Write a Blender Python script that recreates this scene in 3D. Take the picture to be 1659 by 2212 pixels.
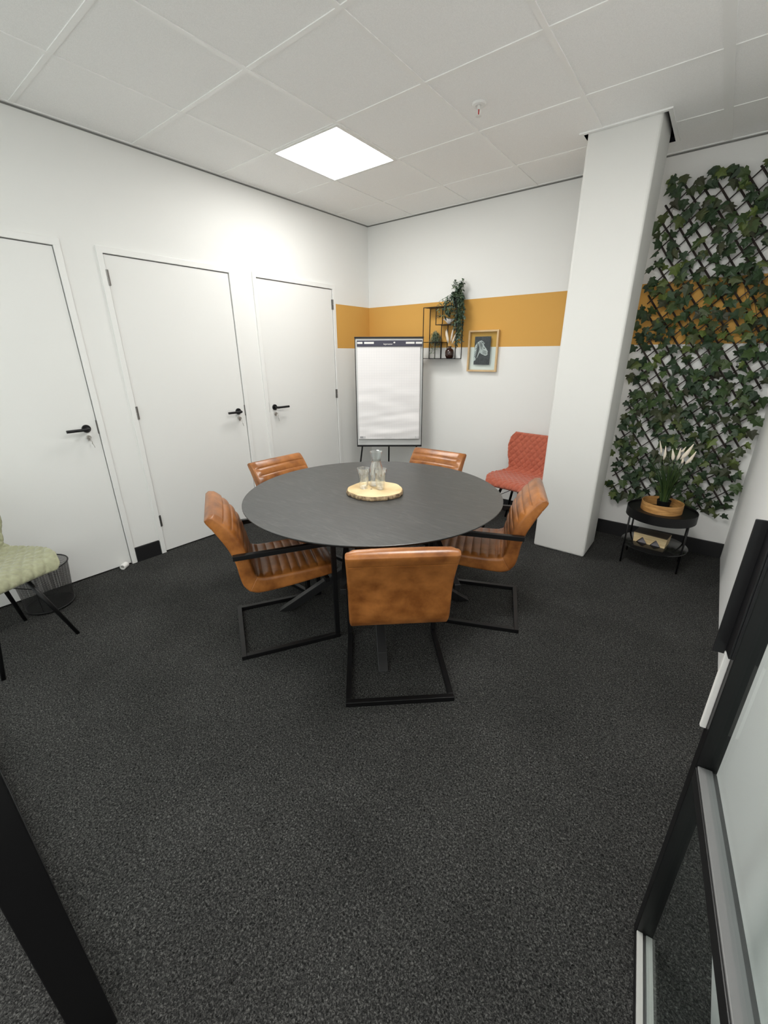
import bpy, bmesh, math, random
from mathutils import Vector, Matrix, noise as mnoise
from mathutils.geometry import tessellate_polygon
random.seed(7)
for o in list(bpy.data.objects): bpy.data.objects.remove(o)
SC = bpy.context.scene
COL = SC.collection
PI = math.pi

# ------------------------------------------------------------------ camera
def setup_camera():
    yaw, pitch, roll, f, ppx, ppy = -0.6511, -0.3602, -0.0031, 889.29, 841.27, 1101.6
    cy, sy, cp, sp, cr, sr = math.cos(yaw), math.sin(yaw), math.cos(pitch), math.sin(pitch), math.cos(roll), math.sin(roll)
    fw = Vector((sy*cp, cy*cp, sp)); rt = Vector((cy, -sy, 0)); up = rt.cross(fw)
    r = cr*rt + sr*up; u = -sr*rt + cr*up
    cd = bpy.data.cameras.new('camera'); cam = bpy.data.objects.new('camera', cd); COL.objects.link(cam)
    m = Matrix(((r.x, u.x, -fw.x, 3.2225), (r.y, u.y, -fw.y, -3.8705), (r.z, u.z, -fw.z, 1.498), (0, 0, 0, 1)))
    cam.matrix_world = m
    cd.sensor_fit = 'HORIZONTAL'; cd.sensor_width = 36.0; cd.lens = f/1659*36
    cd.shift_x = (829.5-ppx)/1659; cd.shift_y = (ppy-1106)/1659
    cd.clip_start = 0.01; cd.clip_end = 60
    SC.camera = cam
setup_camera()
# ------------------------------------------------------------------ light and exposure
LAMP_POWER = 14.5      # emission of the two ceiling panels
W = bpy.data.worlds.new('world'); SC.world = W; W.use_nodes = True
W.node_tree.nodes['Background'].inputs[0].default_value = (1.0, 0.985, 0.96, 1)
W.node_tree.nodes['Background'].inputs[1].default_value = 1.05   # the lit corridor behind the glass front
SC.view_settings.view_transform = 'Standard'; SC.view_settings.look = 'None'
SC.view_settings.gamma = 1; SC.view_settings.use_curve_mapping = False
SC.view_settings.exposure = 0.66

# ------------------------------------------------------------------ materials
def srgb(r, g, b):
    f = lambda c: (c/255/12.92) if c/255 <= .04045 else ((c/255+.055)/1.055)**2.4
    return (f(r), f(g), f(b), 1)
MATS = {}
def mat(name, col, rough=.5, metal=0, spec=None, **kw):
    if name in MATS: return MATS[name]
    m = bpy.data.materials.new(name); m.use_nodes = True
    b = m.node_tree.nodes['Principled BSDF']
    b.inputs['Base Color'].default_value = col; b.inputs['Roughness'].default_value = rough; b.inputs['Metallic'].default_value = metal
    if spec is not None: b.inputs['Specular IOR Level'].default_value = spec
    for k, v in kw.items(): b.inputs[k.replace('_', ' ')].default_value = v
    MATS[name] = m
    return m
def nt(m): return m.node_tree.nodes, m.node_tree.links, m.node_tree.nodes['Principled BSDF']
def noise_color(m, c1, c2, scale=5, detail=3, p0=.35, p1=.65, vec=None, coord='Object', rough=.5, dist=0):
    n, l, b = nt(m)
    tc = n.new('ShaderNodeTexCoord'); mp = n.new('ShaderNodeMapping'); l.new(tc.outputs[coord], mp.inputs[0])
    if vec: mp.inputs['Scale'].default_value = vec
    t = n.new('ShaderNodeTexNoise'); t.inputs['Scale'].default_value = scale; t.inputs['Detail'].default_value = detail
    t.inputs['Roughness'].default_value = rough; t.inputs['Distortion'].default_value = dist
    l.new(mp.outputs[0], t.inputs[0])
    r = n.new('ShaderNodeValToRGB'); r.color_ramp.elements[0].position = p0; r.color_ramp.elements[1].position = p1
    r.color_ramp.elements[0].color = c1; r.color_ramp.elements[1].color = c2
    l.new(t.outputs['Fac'], r.inputs[0]); l.new(r.outputs[0], b.inputs['Base Color'])
    return t, r, mp
def bump(m, scale, strength, dist=.002, detail=2, coord='Object', vec=None, src=None):
    n, l, b = nt(m)
    if src is None:
        tc = n.new('ShaderNodeTexCoord'); mp = n.new('ShaderNodeMapping'); l.new(tc.outputs[coord], mp.inputs[0])
        if vec: mp.inputs['Scale'].default_value = vec
        t = n.new('ShaderNodeTexNoise'); t.inputs['Scale'].default_value = scale; t.inputs['Detail'].default_value = detail
        l.new(mp.outputs[0], t.inputs[0]); src = t.outputs['Fac']
    bp = n.new('ShaderNodeBump'); bp.inputs['Strength'].default_value = strength; bp.inputs['Distance'].default_value = dist
    l.new(src, bp.inputs['Height']); l.new(bp.outputs[0], b.inputs['Normal'])

WALLC = (.83, .83, .81, 1); OCHRE = srgb(212, 162, 84)
def wall_mat(name, band=None):
    """white paint; band = (z0, z1, y_limit or None): an ochre painted band"""
    m = mat(name, WALLC, .75, spec=.25)
    n, l, b = nt(m)
    if band:
        z0, z1, ylim = band
        g = n.new('ShaderNodeNewGeometry'); s = n.new('ShaderNodeSeparateXYZ'); l.new(g.outputs['Position'], s.inputs[0])
        def cmp(sock, op, v):
            q = n.new('ShaderNodeMath'); q.operation = op; l.new(sock, q.inputs[0]); q.inputs[1].default_value = v; return q.outputs[0]
        def mul(a, c):
            q = n.new('ShaderNodeMath'); q.operation = 'MULTIPLY'; l.new(a, q.inputs[0]); l.new(c, q.inputs[1]); return q.outputs[0]
        f = mul(cmp(s.outputs[2], 'GREATER_THAN', z0), cmp(s.outputs[2], 'LESS_THAN', z1))
        if ylim is not None: f = mul(f, cmp(s.outputs[1], 'GREATER_THAN', ylim))
        mx = n.new('ShaderNodeMix'); mx.data_type = 'RGBA'; l.new(f, mx.inputs['Factor'])
        mx.inputs['A'].default_value = WALLC; mx.inputs['B'].default_value = OCHRE
        l.new(mx.outputs['Result'], b.inputs['Base Color'])
    bump(m, 120, .12, .001, 3)
    return m
M_wall = wall_mat('wall_paint')
M_wallR = mat('wall_paint_right_lifted', (.93, .93, .92, 1), .7, spec=.3); bump(M_wallR, 120, .12, .001, 3)  # white wall paint made paler to stand in for light missing on this wall
M_wallB = wall_mat('wall_paint_back', (1.565, 1.982, None))
M_wallL = wall_mat('wall_paint_left', (1.565, 1.982, -.522))
M_col = mat('column_paint', (.76, .76, .735, 1), .55, spec=.3); bump(M_col, 14, .25, .003, 5)
M_door = mat('door_paint', (.82, .82, .80, 1), .45, spec=.4); bump(M_door, 220, .05, .0005)
M_trimw = mat('trim_white', (.84, .84, .82, 1), .45)
M_ceil = mat('ceiling_tile', (.80, .80, .78, 1), .9, spec=.1)
noise_color(M_ceil, (.91, .91, .895, 1), (.97, .97, .955, 1), 320, 2, .4, .6); bump(M_ceil, 400, .25, .001)
M_grid = mat('ceiling_grid', (.93, .93, .91, 1), .4)
M_shadowgap = mat('shadow_line_strip', (.20, .20, .19, 1), .9)
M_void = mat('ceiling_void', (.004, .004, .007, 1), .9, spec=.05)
M_carpet = mat('carpet', (.05, .05, .05, 1), 1, spec=.05)
def carpet():
    n, l, b = nt(M_carpet)
    t, r, mp = noise_color(M_carpet, (.007, .007, .007, 1), (.19, .19, .18, 1), 185, 4, .36, .70, rough=.75, dist=.8)
    e = r.color_ramp.elements.new(.52); e.color = (.046, .046, .0445, 1)
    t2 = n.new('ShaderNodeTexNoise'); t2.inputs['Scale'].default_value = 2.2; t2.inputs['Detail'].default_value = 3; l.new(mp.outputs[0], t2.inputs[0])
    mr = n.new('ShaderNodeMapRange'); l.new(t2.outputs['Fac'], mr.inputs[0]); mr.inputs['From Min'].default_value = .3; mr.inputs['From Max'].default_value = .7
    mr.inputs['To Min'].default_value = .85; mr.inputs['To Max'].default_value = 1.15
    mx = n.new('ShaderNodeMix'); mx.data_type = 'RGBA'; mx.blend_type = 'MULTIPLY'; mx.inputs['Factor'].default_value = 1
    l.new(r.outputs[0], mx.inputs['A']); l.new(mr.outputs[0], mx.inputs['B']); l.new(mx.outputs['Result'], b.inputs['Base Color'])
    bump(M_carpet, 1, .9, .006, src=t.outputs['Fac'])
carpet()
M_skirt = mat('skirting_black', (.010, .010, .011, 1), .5)
M_black = mat('black_metal', (.003, .003, .0034, 1), .40, spec=.4); bump(M_black, 600, .08, .0004)
M_blacksat = mat('black_handle', (.006, .006, .007, 1), .45, spec=.35)
M_dark = mat('dark_steel', (.008, .008, .0085, 1), .40, spec=.5)
M_alu = mat('pale_glazing_bead', (.42, .42, .40, 1), .5)
M_bead = mat('lit_glazing_bead', (.15, .15, .15, 1), .45)  # dark metal coloured grey for the light on the middle rail's top
M_steel = mat('steel', (.55, .53, .50, 1), .28, metal=1)
M_hinge = mat('hinge_steel', (.22, .21, .20, 1), .4, metal=1)
M_glass = mat('pane_glass', (1, 1, 1, 1), 0, Transmission_Weight=1.0, IOR=1.0)
def pane():
    n, l, b = nt(M_glass)
    out = n['Material Output']; tr = n.new('ShaderNodeBsdfTransparent'); tr.inputs[0].default_value = (.955, .985, .98, 1)
    gl = n.new('ShaderNodeBsdfGlossy'); gl.inputs['Roughness'].default_value = .01
    fr = n.new('ShaderNodeFresnel'); fr.inputs[0].default_value = 1.45
    mr = n.new('ShaderNodeMath'); mr.operation = 'MULTIPLY'; mr.inputs[1].default_value = .22; l.new(fr.outputs[0], mr.inputs[0])
    mx = n.new('ShaderNodeMixShader'); l.new(mr.outputs[0], mx.inputs[0]); l.new(tr.outputs[0], mx.inputs[1]); l.new(gl.outputs[0], mx.inputs[2])
    l.new(mx.outputs[0], out.inputs[0])
pane()
M_drink = mat('drinking_glass', (1, 1, 1, 1), .0, Transmission_Weight=1.0, IOR=1.45)
def thin_glass():
    n, l, b = nt(M_drink)
    out = n['Material Output']; tr = n.new('ShaderNodeBsdfTransparent'); tr.inputs[0].default_value = (.97, .98, .975, 1)
    gl = n.new('ShaderNodeBsdfGlossy'); gl.inputs['Roughness'].default_value = .03; gl.inputs[0].default_value = (1, 1, 1, 1)
    lw = n.new('ShaderNodeLayerWeight'); lw.inputs[0].default_value = .30
    ad = n.new('ShaderNodeMath'); ad.operation = 'MULTIPLY_ADD'; ad.inputs[1].default_value = .95; ad.inputs[2].default_value = .05; l.new(lw.outputs['Facing'], ad.inputs[0])
    mx = n.new('ShaderNodeMixShader'); l.new(ad.outputs[0], mx.inputs[0]); l.new(tr.outputs[0], mx.inputs[1]); l.new(gl.outputs[0], mx.inputs[2])
    l.new(mx.outputs[0], out.inputs[0])
thin_glass()
M_leather = mat('cognac_leather', (.42, .16, .045, 1), .30, spec=.55)
noise_color(M_leather, (.17, .052, .009, 1), (.44, .165, .040, 1), 9, 6, .30, .66, rough=.6); bump(M_leather, 380, .12, .0008, 3)
M_tabletop = mat('black_oak', (.03, .03, .03, 1), .40, spec=.8)
def black_oak():
    n, l, b = nt(M_tabletop)
    tc = n.new('ShaderNodeTexCoord'); mp = n.new('ShaderNodeMapping'); l.new(tc.outputs['Object'], mp.inputs[0])
    mp.inputs['Rotation'].default_value = (0, 0, math.radians(-52)); mp.inputs['Scale'].default_value = (1, 5, 1)
    w = n.new('ShaderNodeTexNoise'); w.inputs['Scale'].default_value = 2.0; w.inputs['Detail'].default_value = 4; w.inputs['Distortion'].default_value = 1.6; l.new(mp.outputs[0], w.inputs[0])
    f = n.new('ShaderNodeTexNoise'); f.inputs['Scale'].default_value = 60; f.inputs['Detail'].default_value = 4
    mp2 = n.new('ShaderNodeMapping'); mp2.inputs['Rotation'].default_value = (0, 0, math.radians(-52)); mp2.inputs['Scale'].default_value = (.25, 4, 1)
    l.new(tc.outputs['Object'], mp2.inputs[0]); l.new(mp2.outputs[0], f.inputs[0])
    r = n.new('ShaderNodeValToRGB'); e = r.color_ramp.elements; e[0].position = .47; e[0].color = (.048, .050, .049, 1); e[1].position = .53; e[1].color = (.048, .050, .049, 1)
    q = e.new(.50); q.color = (.068, .069, .067, 1)
    l.new(w.outputs['Fac'], r.inputs[0])
    r2 = n.new('ShaderNodeValToRGB'); r2.color_ramp.elements[0].position = .4; r2.color_ramp.elements[0].color = (.72, .72, .72, 1); r2.color_ramp.elements[1].position = .7; r2.color_ramp.elements[1].color = (1.2, 1.2, 1.2, 1)
    l.new(f.outputs['Fac'], r2.inputs[0])
    mx = n.new('ShaderNodeMix'); mx.data_type = 'RGBA'; mx.blend_type = 'MULTIPLY'; mx.inputs['Factor'].default_value = 1
    l.new(r.outputs[0], mx.inputs['A']); l.new(r2.outputs[0], mx.inputs['B']); l.new(mx.outputs['Result'], b.inputs['Base Color'])
    bump(M_tabletop, 1, .08, .0006, src=f.outputs['Fac'])
black_oak()
M_traygloss = mat('black_tray_gloss', (.010, .010, .010, 1), .16, spec=.6)
M_tableedge = mat('black_table_edge', (.010, .010, .010, 1), .5)
M_bark = mat('tree_bark', (.2, .12, .07, 1), .9); noise_color(M_bark, (.055, .03, .017, 1), (.50, .36, .21, 1), 45, 5, .35, .65, rough=.7, vec=(1, 1, .6)); bump(M_bark, 60, .9, .006)
M_slice = mat('pale_wood_slice', (.8, .62, .34, 1), .5); noise_color(M_slice, (.62, .42, .19, 1), (.86, .70, .42, 1), 6, 4, .3, .7)
M_frameoak = mat('frame_oak', (.62, .42, .22, 1), .5); noise_color(M_frameoak, (.50, .32, .15, 1), (.72, .52, .28, 1), 8, 5, .3, .7, vec=(1, 1, .12))
M_veneer = mat('bent_veneer', (.5, .26, .09, 1), .45); noise_color(M_veneer, (.36, .17, .05, 1), (.62, .34, .12, 1), 9, 6, .35, .65, vec=(1, 1, 6), dist=1)
M_lightwood = mat('carved_light_wood', (.70, .52, .28, 1), .5); noise_color(M_lightwood, (.62, .45, .22, 1), (.88, .72, .44, 1), 10, 5, .3, .7, vec=(1, 1, 7))
M_darkwood = mat('dark_brown_wood', (.06, .04, .03, 1), .4); noise_color(M_darkwood, (.022, .015, .011, 1), (.10, .065, .045, 1), 14, 5, .35, .65, vec=(.4, 3, 1))
M_greypaint = mat('grey_inlay', (.16, .15, .17, 1), .5)
M_rust = mat('rust_velvet', (.50, .12, .055, 1), .85, Sheen_Weight=.35); noise_color(M_rust, (.38, .085, .045, 1), (.48, .12, .064, 1), 45, 4, .3, .7); bump(M_rust, 300, .1, .0006)
M_olive = mat('olive_velvet', (.30, .31, .17, 1), .85, Sheen_Weight=.35); noise_color(M_olive, (.25, .25, .155, 1), (.34, .34, .22, 1), 40, 4, .3, .7); bump(M_olive, 300, .1, .0006)
M_paper = mat('flipchart_paper', (.84, .82, .82, 1), .7)
def paper():
    n, l, b = nt(M_paper)
    tc = n.new('ShaderNodeTexCoord'); s = n.new('ShaderNodeSeparateXYZ'); l.new(tc.outputs['Object'], s.inputs[0])
    outs = []
    for k in (0, 2):
        a = n.new('ShaderNodeMath'); a.operation = 'MULTIPLY'; a.inputs[1].default_value = 1/.025; l.new(s.outputs[k], a.inputs[0])
        f = n.new('ShaderNodeMath'); f.operation = 'FRACT'; l.new(a.outputs[0], f.inputs[0])
        c = n.new('ShaderNodeMath'); c.operation = 'LESS_THAN'; c.inputs[1].default_value = .055; l.new(f.outputs[0], c.inputs[0]); outs.append(c.outputs[0])
    mxx = n.new('ShaderNodeMath'); mxx.operation = 'MAXIMUM'; l.new(outs[0], mxx.inputs[0]); l.new(outs[1], mxx.inputs[1])
    mx = n.new('ShaderNodeMix'); mx.data_type = 'RGBA'; l.new(mxx.outputs[0], mx.inputs['Factor'])
    mx.inputs['A'].default_value = (.85, .83, .83, 1); mx.inputs['B'].default_value = (.75, .74, .75, 1); l.new(mx.outputs['Result'], b.inputs['Base Color'])
paper()
M_board = mat('whiteboard_enamel', (.60, .61, .60, 1), .3)
M_bar = mat('clamp_bar_plastic', (.035, .033, .06, 1), .4)
M_whitepl = mat('white_plastic', (.80, .79, .76, 1), .4)
M_print = mat('photo_print_dark', (.055, .055, .060, 1), .6); noise_color(M_print, (.040, .040, .045, 1), (.075, .075, .08, 1), 90, 3, .4, .6)
M_zebraw = mat('zebra_light', (.52, .53, .52, 1), .6); noise_color(M_zebraw, (.36, .37, .37, 1), (.66, .67, .66, 1), 60, 4, .3, .7)
M_zebrab = mat('zebra_dark', (.03, .03, .032, 1), .6)
M_porcelain = mat('matt_white_ceramic', (.78, .74, .72, 1), .5)
M_vase = mat('brown_glazed_vase', (.030, .010, .007, 1), .12, spec=.7)
M_plume = mat('cream_plume', (.80, .72, .60, 1), .8)
M_mesh = mat('basket_mesh', (.02, .02, .02, 1), .5)
def basketmesh():
    n, l, b = nt(M_mesh); out = n['Material Output']
    tc = n.new('ShaderNodeTexCoord'); s = n.new('ShaderNodeSeparateXYZ'); l.new(tc.outputs['UV'], s.inputs[0])
    hs = []
    for k, f in ((0, 380), (1, 150)):
        a = n.new('ShaderNodeMath'); a.operation = 'MULTIPLY'; a.inputs[1].default_value = f; l.new(s.outputs[k], a.inputs[0])
        fr = n.new('ShaderNodeMath'); fr.operation = 'FRACT'; l.new(a.outputs[0], fr.inputs[0])
        c = n.new('ShaderNodeMath'); c.operation = 'LESS_THAN'; c.inputs[1].default_value = .34; l.new(fr.outputs[0], c.inputs[0]); hs.append(c.outputs[0])
    mx = n.new('ShaderNodeMath'); mx.operation = 'MAXIMUM'; l.new(hs[0], mx.inputs[0]); l.new(hs[1], mx.inputs[1])
    tr = n.new('ShaderNodeBsdfTransparent'); ms = n.new('ShaderNodeMixShader'); l.new(mx.outputs[0], ms.inputs[0]); l.new(tr.outputs[0], ms.inputs[1]); l.new(b.outputs[0], ms.inputs[2]); l.new(ms.outputs[0], out.inputs[0])
basketmesh()
M_red = mat('red_bulb', (.5, .01, .01, 1), .15)
M_soil = mat('potting_soil', (.02, .014, .01, 1), 1)
def leafmat(name, cols, rough=.5, trans=0.0):
    m = mat(name, cols[0], rough, spec=.4)
    n, l, b = nt(m); g = n.new('ShaderNodeNewGeometry'); r = n.new('ShaderNodeValToRGB'); r.color_ramp.interpolation = 'LINEAR'
    e = r.color_ramp.elements; e[0].position = 0; e[0].color = cols[0]; e[1].position = 1; e[1].color = cols[-1]
    for i, c in enumerate(cols[1:-1]): q = e.new((i+1)/(len(cols)-1)); q.color = c
    l.new(g.outputs['Random Per Island'], r.inputs[0]); l.new(r.outputs[0], b.inputs['Base Color'])
    return m
M_ivy = leafmat('ivy_leaf', [(.022, .044, .020, 1), (.036, .070, .028, 1), (.026, .048, .027, 1), (.058, .100, .028, 1), (.045, .047, .028, 1), (.12, .17, .035, 1)])
M_trail = leafmat('trailing_leaf', [(.035, .065, .048, 1), (.075, .12, .085, 1), (.12, .17, .085, 1), (.030, .050, .042, 1), (.17, .23, .16, 1)])
M_pale = leafmat('pale_green_leaf', [(.12, .16, .10, 1), (.22, .27, .17, 1), (.08, .11, .06, 1)])
M_blade = leafmat('grass_blade', [(.010, .030, .010, 1), (.025, .060, .018, 1), (.06, .10, .025, 1), (.015, .035, .012, 1)])
M_slat = mat('willow_slat', (.020, .015, .013, 1), .6); noise_color(M_slat, (.012, .009, .008, 1), (.045, .032, .028, 1), 20, 3)
M_emit = bpy.data.materials.new('lamp_diffuser'); M_emit.use_nodes = True
_b = M_emit.node_tree.nodes['Principled BSDF']; _b.inputs['Base Color'].default_value = (.9, .9, .9, 1)
_b.inputs['Emission Color'].default_value = (1.0, .985, .95, 1); _b.inputs['Emission Strength'].default_value = LAMP_POWER

def emitter(k):
    if k == 1.0: return M_emit
    m = M_emit.copy(); m.name = 'lamp_diffuser_%d' % round(k*100); m.node_tree.nodes['Principled BSDF'].inputs['Emission Strength'].default_value = LAMP_POWER*k
    return m
# ------------------------------------------------------------------ builders
def link(o, parent=None):
    COL.objects.link(o)
    if parent is not None: o.parent = parent
    return o
def tag(o, label=None, cat=None, group=None, kind=None):
    if label: o['label'] = label
    if cat: o['category'] = cat
    if group: o['group'] = group
    if kind: o['kind'] = kind
    return o
def thing(name, label, cat, loc=(0, 0, 0), rz=0, group=None, kind=None):
    o = bpy.data.objects.new(name, None); link(o); o.location = loc; o.rotation_euler = (0, 0, rz); o.empty_display_size = .05
    return tag(o, label, cat, group, kind)
class MB:
    def __init__(s): s.v = []; s.f = []; s.uv = None
    def add(s, vs, fs):
        b = len(s.v); s.v += [tuple(v) for v in vs]; s.f += [tuple(i+b for i in f) for f in fs]; return s
    def hexa(s, p):   # 8 points: bottom 4 ccw, top 4 ccw
        return s.add(p, [(3, 2, 1, 0), (4, 5, 6, 7), (0, 1, 5, 4), (1, 2, 6, 5), (2, 3, 7, 6), (3, 0, 4, 7)])
    def box(s, x0, x1, y0, y1, z0, z1, T=None):
        p = [(x0, y0, z0), (x1, y0, z0), (x1, y1, z0), (x0, y1, z0), (x0, y0, z1), (x1, y0, z1), (x1, y1, z1), (x0, y1, z1)]
        if T: p = [T(*q) for q in p]
        return s.hexa(p)
    def bar(s, a, b, w, h=None, up=(0, 0, 1)):   # rectangular bar between two points
        a = Vector(a); b = Vector(b); h = h or w; d = (b-a).normalized(); u = Vector(up)
        if abs(d.dot(u)) > .98: u = Vector((0, 1, 0)) if abs(d.y) < .9 else Vector((1, 0, 0))
        x = d.cross(u).normalized(); y = x.cross(d).normalized()
        r = [(-w/2, -h/2), (w/2, -h/2), (w/2, h/2), (-w/2, h/2)]
        return s.add([a+x*i+y*j for i, j in r]+[b+x*i+y*j for i, j in r], [(0, 1, 2, 3), (7, 6, 5, 4), (0, 4, 5, 1), (1, 5, 6, 2), (2, 6, 7, 3), (3, 7, 4, 0)])
    def tube(s, pts, r, n=10, cap=True):
        pts = [Vector(p) for p in pts]; rs = r if isinstance(r, (list, tuple)) else [r]*len(pts)
        base = len(s.v); prev = None
        for i, p in enumerate(pts):
            d = (pts[min(i+1, len(pts)-1)]-pts[max(i-1, 0)]).normalized()
            if prev is None:
                u = Vector((0, 0, 1)) if abs(d.z) < .9 else Vector((1, 0, 0)); x = d.cross(u).normalized()
            else: x = (prev-d*prev.dot(d)).normalized()
            prev = x; y = d.cross(x)
            s.v += [tuple(p+(x*math.cos(2*PI*k/n)+y*math.sin(2*PI*k/n))*rs[i]) for k in range(n)]
        for i in range(len(pts)-1):
            for k in range(n):
                a = base+i*n+k; b_ = base+i*n+(k+1) % n; s.f.append((a, b_, b_+n, a+n))
        if cap: s.f.append(tuple(base+k for k in reversed(range(n)))); s.f.append(tuple(base+(len(pts)-1)*n+k for k in range(n)))
        return s
    def lathe(s, prof, n=48, c=(0, 0, 0), cap0=True, cap1=True, wob=None, T=None):
        base = len(s.v)
        for r, z in prof:
            for k in range(n):
                a = 2*PI*k/n; rr = r*(wob(a) if wob else 1); p = (c[0]+rr*math.cos(a), c[1]+rr*math.sin(a), c[2]+z)
                s.v.append(T(*p) if T else p)
        for i in range(len(prof)-1):
            for k in range(n):
                a = base+i*n+k; b_ = base+i*n+(k+1) % n; s.f.append((a, b_, b_+n, a+n))
        if cap0: s.f.append(tuple(base+k for k in reversed(range(n))))
        if cap1: s.f.append(tuple(base+(len(prof)-1)*n+k for k in range(n)))
        return s
    def build(s, name, m, parent=None, smooth=False, bevel=0, seg=2, matrix=None):
        me = bpy.data.meshes.new(name); me.from_pydata(s.v, [], s.f); me.materials.append(m)
        bm = bmesh.new(); bm.from_mesh(me); bmesh.ops.recalc_face_normals(bm, faces=bm.faces); bm.to_mesh(me); bm.free()
        if smooth:
            for p in me.polygons: p.use_smooth = True
        o = bpy.data.objects.new(name, me); link(o, parent)
        if bevel:
            md = o.modifiers.new('bevel', 'BEVEL'); md.width = bevel; md.segments = seg; md.limit_method = 'ANGLE'; md.angle_limit = math.radians(40)
            md.harden_normals = False
        if smooth == 'auto':
            for p in me.polygons: p.use_smooth = False
        return o
def auto_smooth(o, ang=35):
    me = o.data
    for p in me.polygons: p.use_smooth = True
    bm = bmesh.new(); bm.from_mesh(me)
    for e in bm.edges:
        if len(e.link_faces) == 2 and e.calc_face_angle(0) > math.radians(ang): e.smooth = False
    bm.to_mesh(me); bm.free()
    return o
def copy_tree(o, parent=None):
    c = o.copy(); COL.objects.link(c); c.parent = parent
    for ch in [q for q in bpy.data.objects if q.parent is o]: copy_tree(ch, c)
    return c
def struct(o): o['kind'] = 'structure'; return o
def text_mesh(name, body, size, m, parent, loc, rot, extrude=.0003):
    cu = bpy.data.curves.new(name, 'FONT'); cu.body = body; cu.size = size; cu.align_x = 'CENTER'; cu.align_y = 'CENTER'; cu.extrude = extrude; cu.resolution_u = 3
    t = bpy.data.objects.new(name+'_tmp', cu); COL.objects.link(t); bpy.context.view_layer.update()
    me = bpy.data.meshes.new_from_object(t.evaluated_get(bpy.context.evaluated_depsgraph_get())); bpy.data.objects.remove(t)
    me.materials.clear(); me.materials.append(m)
    o = bpy.data.objects.new(name, me); link(o, parent); o.location = loc; o.rotation_euler = rot
    return o

# ------------------------------------------------------------------ room shell
H = 2.748; XR = 3.535; YF = -3.875; K = .02353
def LW(s, o, z): return (-K*s+o, -s-K*o, z)    # left wall coordinates: s along the wall from the back corner, o into the room
def build_shell():
    struct(MB().box(-1.5, 5.2, -5.6, .15, -.12, 0).build('floor', M_carpet))
    struct(MB().box(-.3, XR+.15, 0, .15, -.1, H+.25).build('wall_back', M_wallB))
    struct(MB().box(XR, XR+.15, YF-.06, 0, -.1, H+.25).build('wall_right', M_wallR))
    m = MB(); D = -.10
    ops = [(.557, 1.439), (1.686, 2.568), (2.825, 3.707)]
    s0 = -.05
    for a, b in ops+[(4.05, 4.05)]:
        m.box(s0, a, D, 0, -.1, H+.25, T=LW); s0 = b
        if b > a: m.box(a, b, D, 0, 2.112, H+.25, T=LW)
    m.box(-.05, 4.05, D-.06, D+.005, -.1, H+.25, T=LW)
    struct(m.build('wall_left', M_wallL))
    # skirting boards
    struct(MB().box(XR-.875, XR-.001, -.015, 0, 0, .12).build('baseboard_back', M_skirt, bevel=.002))
    struct(MB().box(.018, 2.66, -.0152, 0, 0, .12).build('baseboard_back_left', M_skirt, bevel=.002))
    for i, (a, b) in enumerate([(.016, .52), (1.476, 1.646), (2.608, 2.786), (3.747, 3.86)]):
        struct(MB().box(a, b, 0, .014, 0, .12, T=LW).build('baseboard_left' if i == 0 else 'baseboard_left_%d' % (i+1), M_skirt, bevel=.002))
    # free-standing column
    c = MB().box(2.283, 2.678, -.645, -.28, 0, H+.2).build('wall_column', M_col, bevel=.018, seg=3); struct(c)
build_shell()

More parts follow.
